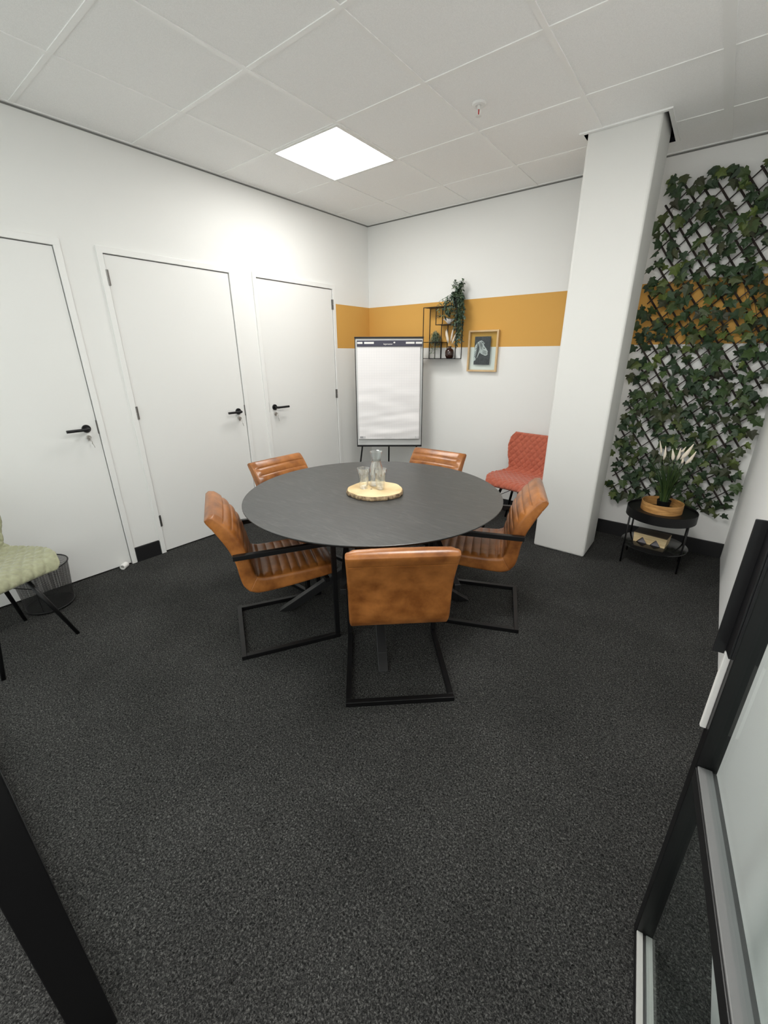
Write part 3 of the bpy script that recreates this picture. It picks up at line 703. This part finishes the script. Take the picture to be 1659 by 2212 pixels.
# ------------------------------------------------------------------ flipchart
def flipchart():
    n_ = Vector((.606, -.7955, 0)); ang = math.atan2(.606, .7955)
    t = thing('flipchart_easel', 'flipchart easel with a blank squared paper pad in the ochre corner', 'flipchart', (.571, -.388, 0), ang)
    # local: x to the right, -y towards the camera; board leans back
    lean = math.radians(3.6); z0, z1 = .605, 1.652
    def B(x, o, z): # o = towards viewer
        dz = z-z0; return (x, -.045-o*math.cos(lean)+dz*math.sin(lean), z0+dz*math.cos(lean)+o*math.sin(lean))
    T = B
    MB().box(-.334, .334, 0, .012, z0+.002, z1-.002, T=T).build('board', M_board, t, bevel=.001)
    for nm, b in (('side_edge', (-.340, -.333, -.004, .018, z0, z1)), ('side_edge', (.333, .340, -.004, .018, z0, z1)),
                  ('bottom_edge', (-.340, .340, -.006, .032, z0-.014, z0)), ('top_edge', (-.342, .342, -.02, .024, z1, z1+.014))):
        MB().box(*b, T=T).build(nm, M_black, t, bevel=.001)
    bar = MB().box(-.318, .326, .012, .030, z1-.076, z1-.020, T=T).build('clamp_bar', M_bar, t, bevel=.002)
    for x, w in ((-.314, .052), (-.245, .095), (.165, .085), (.262, .062)):
        MB().box(x, x+w, .030, .0312, z1-.052, z1-.034, T=T).build('white_stripe', M_whitepl, bar)
    loc = B(-.01, .0308, z1-.054)
    text_mesh('lettering', 'legamaster', .021, M_whitepl, bar, loc, (PI/2-lean, 0, 0))
    MB().lathe([(.007, 0), (.007, .001)], 16, T=lambda x, y, z: B(.052+x*1.3, .0305+z, z1-.040+y)).build('logo_dot', M_whitepl, bar)
    # paper pad: a thin block with a wrinkled front sheet
    nx, nz = 60, 110; V = []; F = []
    x0, x1, zb, zt = -.318, .312, .668, z1-.070
    for j in range(nz+1):
        fz = j/nz; z = zb+(zt-zb)*fz
        for i in range(nx+1):
            fx = i/nx; x = x0+(x1-x0)*fx
            dn = (1-fz)
            w = mnoise.noise(Vector((x*2.2, z*9+ x*1.6, 3.1)))*.012*dn + mnoise.noise(Vector((x*1.2+5, z*17-x*2.6, 1.7)))*.007*dn**1.5
            w += .004*math.sin(z*38+x*5)*dn**2*math.exp(-((x+.18)/.22)**2)
            o = .020+.012*dn+w*1.2*min(1, (z-zb)/.08+.15)
            V.append(B(x, max(o, .0135), z))
    for j in range(nz):
        for i in range(nx): a = j*(nx+1)+i; F.append((a, a+1, a+nx+2, a+nx+1))
    me = MB().add(V, F); sheet = me.build('paper_sheet', M_paper, t, smooth=True)
    so = sheet.modifiers.new('thick', 'SOLIDIFY'); so.thickness = .0006; so.offset = -1
    MB().box(x0+.003, x1-.002, .0122, .016, zb+.004, zt, T=T).build('pad_block', M_paper, t)
    M_ink = mat('grey_print', (.35, .35, .36, 1), .7); M_ink2 = mat('faint_print', (.60, .60, .60, 1), .7)
    for x, wd, mm in ((-.306, .034, M_ink), (-.270, .022, M_ink2), (.268, .012, M_ink2), (.296, .010, M_ink2)):
        MB().box(x, x+wd, .0455, .0460, zb+.014, zb+.032, T=T).build('footer_mark', mm, sheet)
    text_mesh('footer_text', 'legamaster', .016, M_ink2, sheet, B(-.01, .0460, zb+.020), (PI/2-lean, 0, 0))
    # tripod
    for s in (-1, 1): MB().tube([B(s*.272, -.012, z0+.30), B(s*.285, -.012, z0), (s*.365, -.17, .0)], .0085, 10).build('leg', M_black, t, smooth=True)
    MB().tube([B(.0, -.02, z0+.55), (-.01, .30, 0)], .0085, 10).build('leg', M_black, t, smooth=True)
    MB().box(-.05, .05, -.03, -.001, z0+.52, z0+.60, T=T).build('leg_bracket', M_black, t)
flipchart()

# ------------------------------------------------------------------ wall shelf
def wall_shelf():
    t = thing('wall_shelf', 'black metal wire wall shelf right of the flipchart', 'shelf', (.980, 0, 1.46))
    X0, X1, XA, XB = -.183, .187, -.040, .026
    zs = (.0, .152, .307, .464); D0, D1 = -.125, -.004
    for x0, x1, z in ((X0, X1, zs[0]), (X0, XB, zs[1]), (XA, X1, zs[2]), (X0, X1, zs[3])):
        MB().box(x0, x1, D0, D1, z, z+.0035).build('shelf_board', M_black, t)
        for y in (D0, D1): MB().bar((x0-.003, y, z+.002), (x1+.003, y, z+.002), .006).build('shelf_edge', M_black, t)
    for x, za, zb in ((X0, 0, zs[3]), (X1, 0, zs[3]), (XA, zs[2], zs[3]), (XB, 0, zs[2]), (XA, 0, zs[1])):
        for y in (D0, D1): MB().bar((x, y, za), (x, y, zb+.004), .006).build('post', M_black, t)
    return
wall_shelf()
SHX, SHZ = .980, 1.46
def leaf(b, p, d, up, L, w, fold=.25):
    """almond leaf starting at p, along d"""
    d = Vector(d).normalized(); up = Vector(up); s = d.cross(up)
    if s.length < 1e-4: s = d.cross(Vector((0, 1, 0)))
    s.normalize(); n = s.cross(d).normalized(); p = Vector(p)
    v = [p, p+d*L*.35+s*w*.5+n*w*fold, p+d*L*.35, p+d*L*.35-s*w*.5+n*w*fold, p+d*L*.7+s*w*.36+n*w*fold*.5-n*L*.05, p+d*L*.7-n*L*.05, p+d*L*.7-s*w*.36+n*w*fold*.5-n*L*.05, p+d*L-n*L*.14]
    b.add(v, [(0, 2, 1), (0, 3, 2), (1, 2, 5, 4), (2, 3, 6, 5), (4, 5, 7), (5, 6, 7)])
def rnd(a, b): return random.uniform(a, b)
def trailing_plant():
    t = thing('trailing_plant', 'dark green artificial plant trailing over the right end of the black wall shelf', 'plant', (1.128, -.066, SHZ+.4680))
    auto_smooth(MB().lathe([(.036, 0), (.046, .075), (.043, .075), (.040, .062)], 32, cap1=True).build('pot', M_black, t))
    fo = MB(); st = MB()
    for k in range(64):
        a = rnd(0, 2*PI); up = k < 22
        if up: ln = rnd(.07, .15); pts = [Vector((0, 0, .07)), Vector((math.cos(a)*.03, math.sin(a)*.02, .07+ln*.6)), Vector((math.cos(a)*.07, math.sin(a)*.035, .07+ln))]
        else:
            dx, dy = math.cos(a), math.sin(a)
            if dy > .3: dy = .3
            r = rnd(.03, .09); bias = rnd(.01, .07) if k % 4 else rnd(-.14, .0)
            drop = rnd(.10, .28) if k % 5 else rnd(.28, .50)
            if bias < .0: drop = min(drop, rnd(.05, .16))
            yy = max(min(dy*r-.035, .045), -.085)
            pts = [Vector((0, 0, .06)), Vector((dx*r*.6, dy*r*.5, .11)), Vector((bias+dx*r*.35, yy, .04)), Vector((bias+dx*r*.35+rnd(-.015, .015), yy*.9, -drop*.55)), Vector((bias+dx*r*.25+rnd(-.02, .02), yy*.85, -drop))]
        for i in range(1, len(pts)-1): pass
        C = []
        for i in range(len(pts)-1):
            for q in range(6): C.append(pts[i].lerp(pts[i+1], q/6))
        C.append(pts[-1]); st.tube(C[::3]+[C[-1]], .0012, 4)
        ll = sum((C[i+1]-C[i]).length for i in range(len(C)-1)); m = max(5, int(ll/.0145))
        for q in range(m):
            f = rnd(.08, 1); c = C[min(int(f*(len(C)-1)), len(C)-2)]; dd = Vector((rnd(-1, 1), rnd(-1, .5), rnd(-.7, .8 if up else .2)))
            leaf(fo, c, dd, (rnd(-.3, .3), -.5, 1), rnd(.024, .040), rnd(.014, .022))
    st.build('stems', M_blade, t); fo.build('foliage', M_trail, t)
trailing_plant()
def pale_plant():
    t = thing('hanging_plant', 'small pale green artificial plant on the left lower board of the wall shelf', 'plant', (.905, -.066, SHZ+.1556))
    auto_smooth(MB().lathe([(.020, 0), (.026, .045), (.023, .045)], 24).build('pot', M_black, t))
    fo = MB(); st = MB()
    for k in range(60):
        a = rnd(0, 2*PI); r = rnd(.02, .055); dx, dy = math.cos(a)*r, min(math.sin(a)*r, .05)
        drop = rnd(-.03, .075); h = rnd(.05, .10)
        P = [Vector((0, 0, .04)), Vector((dx*.5, dy*.5, h)), Vector((dx, dy, h-.03)), Vector((dx*1.15, dy*1.1-.01, max(-drop, -.13)))]
        if k < 8: P[-1].z = -rnd(.09, .15); P[-1].y = -.072+rnd(-.01, .0)
        C = []
        for i in range(3):
            for q in range(5): C.append(P[i].lerp(P[i+1], q/5))
        C.append(P[3]); st.tube(C[::2], .0009, 3)
        for q in range(16):
            c = C[random.randrange(len(C))]; leaf(fo, c, (rnd(-1, 1), rnd(-1, .6), rnd(-1, .6)), (0, -.4, 1), rnd(.012, .024), rnd(.004, .008))
    st.build('stems', M_pale, t); fo.build('foliage', M_pale, t)
pale_plant()
def bird():
    t = thing('bird_figurine', 'white ceramic bird on the middle board of the wall shelf', 'figurine', (1.055, -.066, SHZ+.3106))
    rings = [(-.062, .046, .002, .002), (-.056, .047, .009, .009), (-.047, .049, .014, .014), (-.036, .044, .017, .018), (-.022, .034, .022, .024), (-.004, .028, .025, .026), (.014, .029, .022, .021), (.030, .034, .015, .014), (.050, .042, .010, .008), (.072, .050, .007, .005), (.078, .052, .001, .001)]
    V = []; F = []; n = 20
    for x, z, ry, rz in rings:
        for k in range(n): a = 2*PI*k/n; V.append((x, ry*math.cos(a), z+rz*math.sin(a)))
    for i in range(len(rings)-1):
        for k in range(n): a = i*n+k; b = i*n+(k+1) % n; F.append((a, b, b+n, a+n))
    F += [tuple(range(n))[::-1], tuple((len(rings)-1)*n+k for k in range(n))]
    MB().add(V, F).build('body', M_porcelain, t, smooth=True)
    MB().lathe([(.0045, 0), (.001, .014)], 10, T=lambda x, y, z: (-.058-z, x, .046+y)).build('beak', M_porcelain, t, smooth=True)
    MB().lathe([(.014, 0), (.013, .006)], 20).build('foot', M_porcelain, t)
bird()
def vase():
    t = thing('vase', 'dark brown glossy vase on the bottom board of the wall shelf', 'vase', (1.069, -.062, SHZ+.0036))
    auto_smooth(MB().lathe([(.022, 0), (.032, .006), (.041, .025), (.0435, .05), (.040, .072), (.028, .088), (.0155, .094), (.0145, .100), (.0175, .108), (.0175, .112), (.0135, .112), (.012, .10)], 40).build('body', M_vase, t), 60)
    s = thing('dried_plumes', 'cream dried grass plumes standing in the dark brown vase', 'dried flowers', (1.069, -.062, SHZ+.035))
    for x, y, h, bend in ((-.052, -.004, .225, -.6), (-.036, -.012, .235, -.4), (.038, -.010, .255, .9), (.064, .010, .215, .6)):
        P = [Vector((0, 0, .0)), Vector((x*.12, y*.2, .08)), Vector((x*.42, y*.6, h*.55)), Vector((x*.8, y, h*.82)), Vector((x, y, h))]
        o = MB().tube(P[:3], .0012, 6).build('stem', M_slice, s)
        MB().tube([P[2].lerp(P[3], -.25), P[2].lerp(P[3], .3), P[3], P[4]], [.0045, .0100, .0085, .002], 10).build('plume', M_plume, s, smooth=True)
vase()

# ------------------------------------------------------------------ framed zebra photograph
def picture():
    cx, cz = 1.401, 1.5285; t = thing('picture_frame', 'oak frame with a black and white zebra head photo between clear glass', 'picture', (cx, -.006, cz))
    w, h, fw = .302, .366, .0155
    for nm, b in (('frame_side', (-w/2, -w/2+fw, -h/2, h/2)), ('frame_side', (w/2-fw, w/2, -h/2, h/2)), ('frame_bottom', (-w/2+fw, w/2-fw, -h/2, -h/2+fw)), ('frame_top', (-w/2+fw, w/2-fw, h/2-fw, h/2))):
        MB().box(b[0], b[1], -.026, 0.0, b[2], b[3]).build(nm, M_frameoak, t, bevel=.0012)
    MB().box(-w/2+fw-.002, w/2-fw+.002, -.0165, -.0155, -h/2+fw-.002, h/2-fw+.002).build('glass', M_glass, t)
    pw, ph = .163, .249; x0, z1 = -.086, .1285
    pr = MB().box(x0, x0+pw, -.0150, -.0145, z1-ph, z1).build('photo_print', M_print, t)
    def U(px, py):  # coordinates read off the photograph of the print -> local
        u = (px+(py-1060)*.0707-1050)/285; v = (py-1060)/495; return (x0+pw*u, z1-ph*v)
    def poly(pts, name, m, y):
        me = bpy.data.meshes.new(name); bm = bmesh.new(); vs = [bm.verts.new((U(*p)[0], y, U(*p)[1])) for p in pts]
        for tri in tessellate_polygon([[Vector((v.co.x, v.co.z, 0)) for v in vs]]): bm.faces.new([vs[k_] for k_ in tri])
        bm.to_mesh(me); bm.free(); me.materials.append(m); o = bpy.data.objects.new(name, me); link(o, pr); return o
    poly([(1017, 1500), (1022, 1380), (1030, 1290), (1055, 1215), (1090, 1165), (1130, 1140), (1165, 1128), (1195, 1150), (1222, 1185), (1195, 1188), (1215, 1225), (1245, 1268), (1275, 1322), (1268, 1345), (1272, 1375), (1255, 1388), (1228, 1398), (1195, 1380), (1160, 1365), (1132, 1338), (1112, 1372), (1085, 1425), (1045, 1478)], 'zebra_head', M_zebraw, -.0153)
    k = MB()
    def band(a, b, c, wd):
        # dark curved stripe through three points
        pts = [];
        for i in range(9):
            q = i/8; x = (1-q)**2*a[0]+2*q*(1-q)*b[0]+q*q*c[0]; y = (1-q)**2*a[1]+2*q*(1-q)*b[1]+q*q*c[1]; pts.append(Vector((x, y)))
        L = []; R = []
        for i, p in enumerate(pts):
            d = (pts[min(i+1, 8)]-pts[max(i-1, 0)]).normalized(); nn = Vector((-d.y, d.x))*wd/2*math.sin(PI*(.12+.76*i/8)); L.append(p+nn); R.append(p-nn)
        vs = [(U(*p)[0], -.01535, U(*p)[1]) for p in L+R]
        k.add(vs, [(i, i+1, 9+i+1, 9+i) for i in range(8)])
    for i in range(9):
        f = i/8; band((1088-58*f, 1166+235*f), (1110-40*f, 1195+215*f), (1128-70*f, 1300+165*f), 13)
    for i in range(5): band((1135+i*10, 1150+i*6), (1140+i*12, 1185+i*10), (1125+i*8, 1240+i*14), 8)
    for i in range(5): band((1180-i*2, 1290+i*17), (1215, 1300+i*17), (1258, 1328+i*10), 6)
    band((1160, 1150), (1185, 1160), (1205, 1182), 14); band((1195, 1262), (1208, 1258), (1222, 1270), 13)
    k.build('zebra_stripes', M_zebrab, pr)
picture()

# ------------------------------------------------------------------ things on the round table
TZ = .7602
def wood_slice():
    t = thing('serving_board', 'round bark-edged slice of pale wood in the middle of the black table', 'serving board', (1.802, -2.140, TZ))
    def wob(a): return 1+.035*math.sin(2*a+.6)+.018*math.sin(5*a+1)+.008*math.sin(11*a)
    def wob2(a): return wob(a)*(1+.010*math.sin(23*a)+.008*math.sin(37*a+1))
    body = MB().lathe([(.150, 0), (.1545, .004), (.1555, .014), (.152, .0235)], 160, wob=wob2).build('bark', M_bark, t); auto_smooth(body, 60)
    auto_smooth(MB().lathe([(.1500, .0237), (.1495, .0255)], 160, wob=wob).build('wood_face', M_slice, t))
    m = MB(); m.lathe([(.006, .0256), (.006, .0258)], 12, c=(-.012, -.02, 0)); m.build('knot', M_darkwood, t)
wood_slice()
GZ = TZ+.0260
def tumbler(loc, label):
    t = thing('drinking_glass', label, 'glass', (loc[0], loc[1], GZ), 0, 'two empty drinking glasses on the wooden slice')
    auto_smooth(MB().lathe([(.0205, 0), (.0235, .003), (.0355, .118), (.0350, .1188), (.0342, .118), (.0225, .013), (.012, .011), (.001, .011)], 48).build('glass_body', M_drink, t), 50)
    return t
tumbler((1.746, -2.174), 'empty conical drinking glass, left of the two on the wooden slice')
tumbler((1.833, -2.130), 'empty conical drinking glass, right of the two on the wooden slice')
def carafe():
    t = thing('carafe', 'clear glass carafe with a flared neck behind the two glasses', 'carafe', (1.762, -2.078, GZ))
    o = [(.040, 0), (.0445, .004), (.0450, .03), (.0420, .07), (.0335, .110), (.0265, .135), (.0255, .148), (.029, .165), (.0345, .196), (.0345, .198)]
    i = [(.0325, .197), (.0268, .165), (.0235, .149), (.0245, .135), (.0315, .110), (.0398, .07), (.0428, .03), (.041, .009), (.001, .008)]
    auto_smooth(MB().lathe(o+i, 56).build('glass_body', M_drink, t), 50)
carafe()

# ------------------------------------------------------------------ side table with planter and carved box
def side_table():
    t = thing('side_table', 'round two-tier black metal side table under the ivy trellis', 'side table', (3.100, -.412, 0))
    R = .222
    auto_smooth(MB().lathe([(R-.002, .372), (R, .374), (R, .439), (R-.004, .440), (R-.005, .438), (R-.006, .428), (.001, .427)], 96, cap1=False).build('upper_tray', M_black, t), 40)
    auto_smooth(MB().lathe([(.2145, .150), (.2165, .152), (.2165, .1585), (.214, .160)], 96).build('lower_shelf', M_traygloss, t), 40)
    for x, y in ((-.180, -.118), (.180, -.101), (-.175, .135), (.178, .135)):
        MB().tube([(x, y*1.0, 0), (x, y*1.0, .436)], .0065, 12).build('leg', M_black, t, smooth=True)
side_table()
def thing_child(name, parent):
    o = bpy.data.objects.new(name, None); link(o, parent); o.empty_display_size = .02; return o
def planter():
    t = thing('planter_ring', 'open ring of bent oak veneer standing on the black side table', 'planter', (3.095, -.420, .4285))
    V = []; F = []; n = 80; g = .55
    for k in range(n+1):
        a = PI/2+g/2+(2*PI-g)*k/n
        for r in (.131, .1275):
            for z in (0, .066): V.append((r*math.cos(a), r*math.sin(a), z))
    for k in range(n):
        a = k*4; b = a+4
        F += [(a, b, b+1, a+1), (a+2, a+3, b+3, b+2), (a+1, b+1, b+3, a+3), (a, a+2, b+2, b)]
    F += [(0, 1, 3, 2), (n*4, n*4+2, n*4+3, n*4+1)]
    auto_smooth(MB().add(V, F).build('veneer_band', M_veneer, t), 40)
    p = thing('potted_lily', 'green grassy plant with cream calla spikes in a black pot inside the veneer ring', 'plant', (3.100, -.395, .4285))
    auto_smooth(MB().lathe([(.036, 0), (.046, .070), (.043, .070), (.042, .060)], 32).build('pot', M_blacksat, p))
    MB().lathe([(.0415, .058), (.0415, .0615)], 24).build('soil', M_soil, p)
    bl = MB()
    for k in range(170):
        a = rnd(0, 2*PI); r0 = rnd(0, .026); h = rnd(.20, .37); out = rnd(.03, .18)*(.5+h); w = rnd(.004, .0075)
        dx, dy = math.cos(a), min(math.sin(a), .7)
        side = Vector((-math.sin(a), math.cos(a), 0)) if k % 2 else Vector((.8, .3, 0)); ps = []
        for i in range(7):
            f = i/6; ps.append(Vector((dx*(r0+out*f**1.9*1.3), dy*(r0+out*f**1.9), .05+h*f-.05*f**4*(out*6))))
        V = []; 
        for i, q in enumerate(ps): ww = w*(1-(i/6)**2.5)+.0004; V += [q-side*ww/2, q+side*ww/2]
        bl.add(V, [(2*i, 2*i+1, 2*i+3, 2*i+2) for i in range(6)])
    bl.build('leaf_blades', M_blade, p)
    # cream calla spikes: read positions relative to the pot
    for (x0, z0, x1, z1, wd, y) in ((-.082, .405, -.108, .500, .007, -.03), (-.060, .372, -.066, .470, .009, -.04), (-.006, .375, -.022, .455, .011, -.05), (.000, .455, -.004, .460, .004, -.04), (.016, .375, .022, .465, .010, -.035), (.020, .43, .050, .475, .008, -.02), (.036, .385, .088, .500, .014, -.03), (.070, .360, .112, .455, .011, -.045), (.048, .355, .046, .41, .008, -.03)):
        q = thing_child('flower_spike', p)
        a = Vector((x0, y, z0)); b = Vector((x1, y-.005, z1)); mid = a.lerp(b, .45)+Vector((.004, 0, -.004))
        MB().tube([a, a.lerp(mid, .5), mid, mid.lerp(b, .55), b], [wd*.35, wd*.9, wd, wd*.55, wd*.18], 10).build('spathe', M_plume, q, smooth=True)
        MB().tube([Vector((x0*.15, -.004, .06)), Vector((x0*.45, y*.5, .20)), Vector((x0*.85, y*.9, z0*.85)), a], .0018, 6).build('stalk', M_blade, q, smooth=True)
planter()
def carved_box():
    t = thing('carved_box', 'pale carved wooden block with dark top and triangular notches on the lower shelf', 'decoration', (3.080, -.405, .1605), math.radians(-8))
    L, D, Hb = .208, .128, .070
    def solid(pts, d0, d1, mb):
        n = len(pts); V = [(x, d0, z) for x, z in pts]+[(x, d1, z) for x, z in pts]
        F = [(i, (i+1) % n, n+(i+1) % n, n+i) for i in range(n)]+[tuple(range(n))[::-1], tuple(range(n, 2*n))]; mb.add(V, F)
    x0 = -L/2
    bd = MB(); zt = .052
    for pts in ([(x0, 0), (x0+.022, 0), (x0+.058, zt), (x0-.004, zt)], [(x0+.092, 0), (x0+.113, 0), (x0+.147, zt), (x0+.058, zt)],
                [(x0+.182, 0), (x0+L, 0), (x0+L+.004, zt), (x0+.147, zt)], [(x0-.004, zt), (x0+L+.004, zt), (x0+L+.006, Hb), (x0-.006, Hb)]):
        solid(pts, -D/2, D/2, bd)
    bd.build('body', M_lightwood, t)
    r = MB()
    for xa, xm, xb in ((.018, .058, .096), (.109, .147, .186)):
        r.bar((x0+xa, -D/2-.001, .002), (x0+xm, -D/2-.001, .052), .004); r.bar((x0+xb, -D/2-.001, .002), (x0+xm, -D/2-.001, .052), .004)
    r.build('carved_ridge', M_lightwood, t)
    g = MB()
    for xm in (.058, .147): g.add([(x0+xm-.030, -D/2+.006, 0), (x0+xm+.030, -D/2+.006, 0), (x0+xm, -D/2+.022, .042), (x0+xm, -D/2+.05, 0)], [(0, 1, 2), (1, 3, 2), (3, 0, 2), (0, 3, 1)])
    g.build('inlay', M_greypaint, t)
    MB().box(x0-.004, x0+L+.004, -D/2+.004, D/2-.002, Hb, Hb+.006).build('lid', M_darkwood, t, bevel=.001)
carved_box()

# ------------------------------------------------------------------ ivy trellis
def trellis():
    X0, X1, Z0, Z1 = 2.700, 3.462, .372, 2.560
    t = thing('ivy_trellis', 'tall willow trellis covered in artificial ivy on the wall right of the column', 'trellis', (X0, -.004, Z0))
    w, h = X1-X0, Z1-Z0; pitch = .110
    def slat(slope, c, y, mk, r):
        # z = slope*x + c clipped to the rectangle
        pts = []
        for x in (0, w):
            z = slope*x+c
            if 0 <= z <= h: pts.append((x, z))
        for z in (0, h):
            x = (z-c)/slope
            if 0 < x < w: pts.append((x, z))
        if len(pts) < 2: return
        pts.sort(); a, b = pts[0], pts[-1]
        L = math.hypot(b[0]-a[0], b[1]-a[1])
        if L < .07: return
        ex = .022/L; dx, dz = (b[0]-a[0])*ex, (b[1]-a[1])*ex
        a = (a[0]-dx*rnd(.5, 1.2), a[1]-dz*rnd(.5, 1.2)); b = (b[0]+dx*rnd(.5, 1.2), b[1]+dz*rnd(.5, 1.2))
        nseg = max(2, int(L/.12)); P = []
        for i in range(nseg+1):
            f = i/nseg; P.append(Vector((a[0]+(b[0]-a[0])*f+rnd(-.0015, .0015), y+rnd(-.0012, .0012), a[1]+(b[1]-a[1])*f)))
        if mk == 'tube': MB().tube(P, r, 6).build('slat', M_slat, t, smooth=True)
        else:
            q = MB(); q.tube(P, r, 4); q.build('slat', M_slat, t)
    k = -14
    for k in range(-2, 32): slat(-1.36, k*pitch+.085, -.026, 'flat', .0062)
    for k in range(-12, 22): slat(1.02, k*pitch+.055, -.021, 'tube', .0042)
    lf = MB(); vine = MB()
    shape = [(0, 0), (.22, -.10), (.46, .02), (.34, .22), (.56, .46), (.26, .52), (.0, 1.0)]
    outline = shape+[(-x, y) for x, y in shape[-2:0:-1]]
    def ivy(p, size):
        # local frame: leaf plane roughly facing the room, tip hanging down
        a = rnd(-1.1, 1.1); tilt = rnd(-.75, .75); yaw = rnd(-.8, .8)
        M = Matrix.Rotation(yaw, 3, 'Z') @ Matrix.Rotation(tilt, 3, 'X') @ Matrix.Rotation(a, 3, 'Y')
        V = [Vector(p)+M @ Vector((0, -size*.05, -size*.38))]
        for x, y in outline:
            V.append(Vector(p)+M @ Vector((x*size, size*.16*abs(x)*2+rnd(-.02, .02)*size, -y*size)))
        V = [Vector((v.x, min(v.y, -.005), v.z)) for v in V]; n = len(outline); lf.add(V, [(0, i+1, (i+1) % n+1) for i in range(n)])
    # leaves cluster on the lattice crossings
    N = 0
    gx, gz = 9, 26
    for i in range(gx+1):
        for j in range(gz+1):
            for q in range(random.choice((2, 2, 3, 3, 4))):
                x = (i+rnd(-.45, .45))/gx*w; z = (j+rnd(-.5, .5))/gz*h
                if random.random() < .10: continue
                x = min(max(x, -.045), w+.03); z = min(max(z, -.03), h+.02)
                ivy((x, -.038-rnd(0, .034), z+.02), rnd(.054, .084)); N += 1
    for k in range(26):
        x = rnd(0, w); z = rnd(.1, h); P = [Vector((x, -.034, z))]
        for i in range(5): P.append(P[-1]+Vector((rnd(-.05, .05), rnd(-.008, .004), -rnd(.02, .08))))
        P = [Vector((min(max(p.x, 0), w), min(max(p.y, -.06), -.030), max(p.z, 0))) for p in P]; vine.tube(P, .0014, 4)
    vine.build('vines', M_slat, t); lf.build('ivy_leaves', M_ivy, t)
trellis()
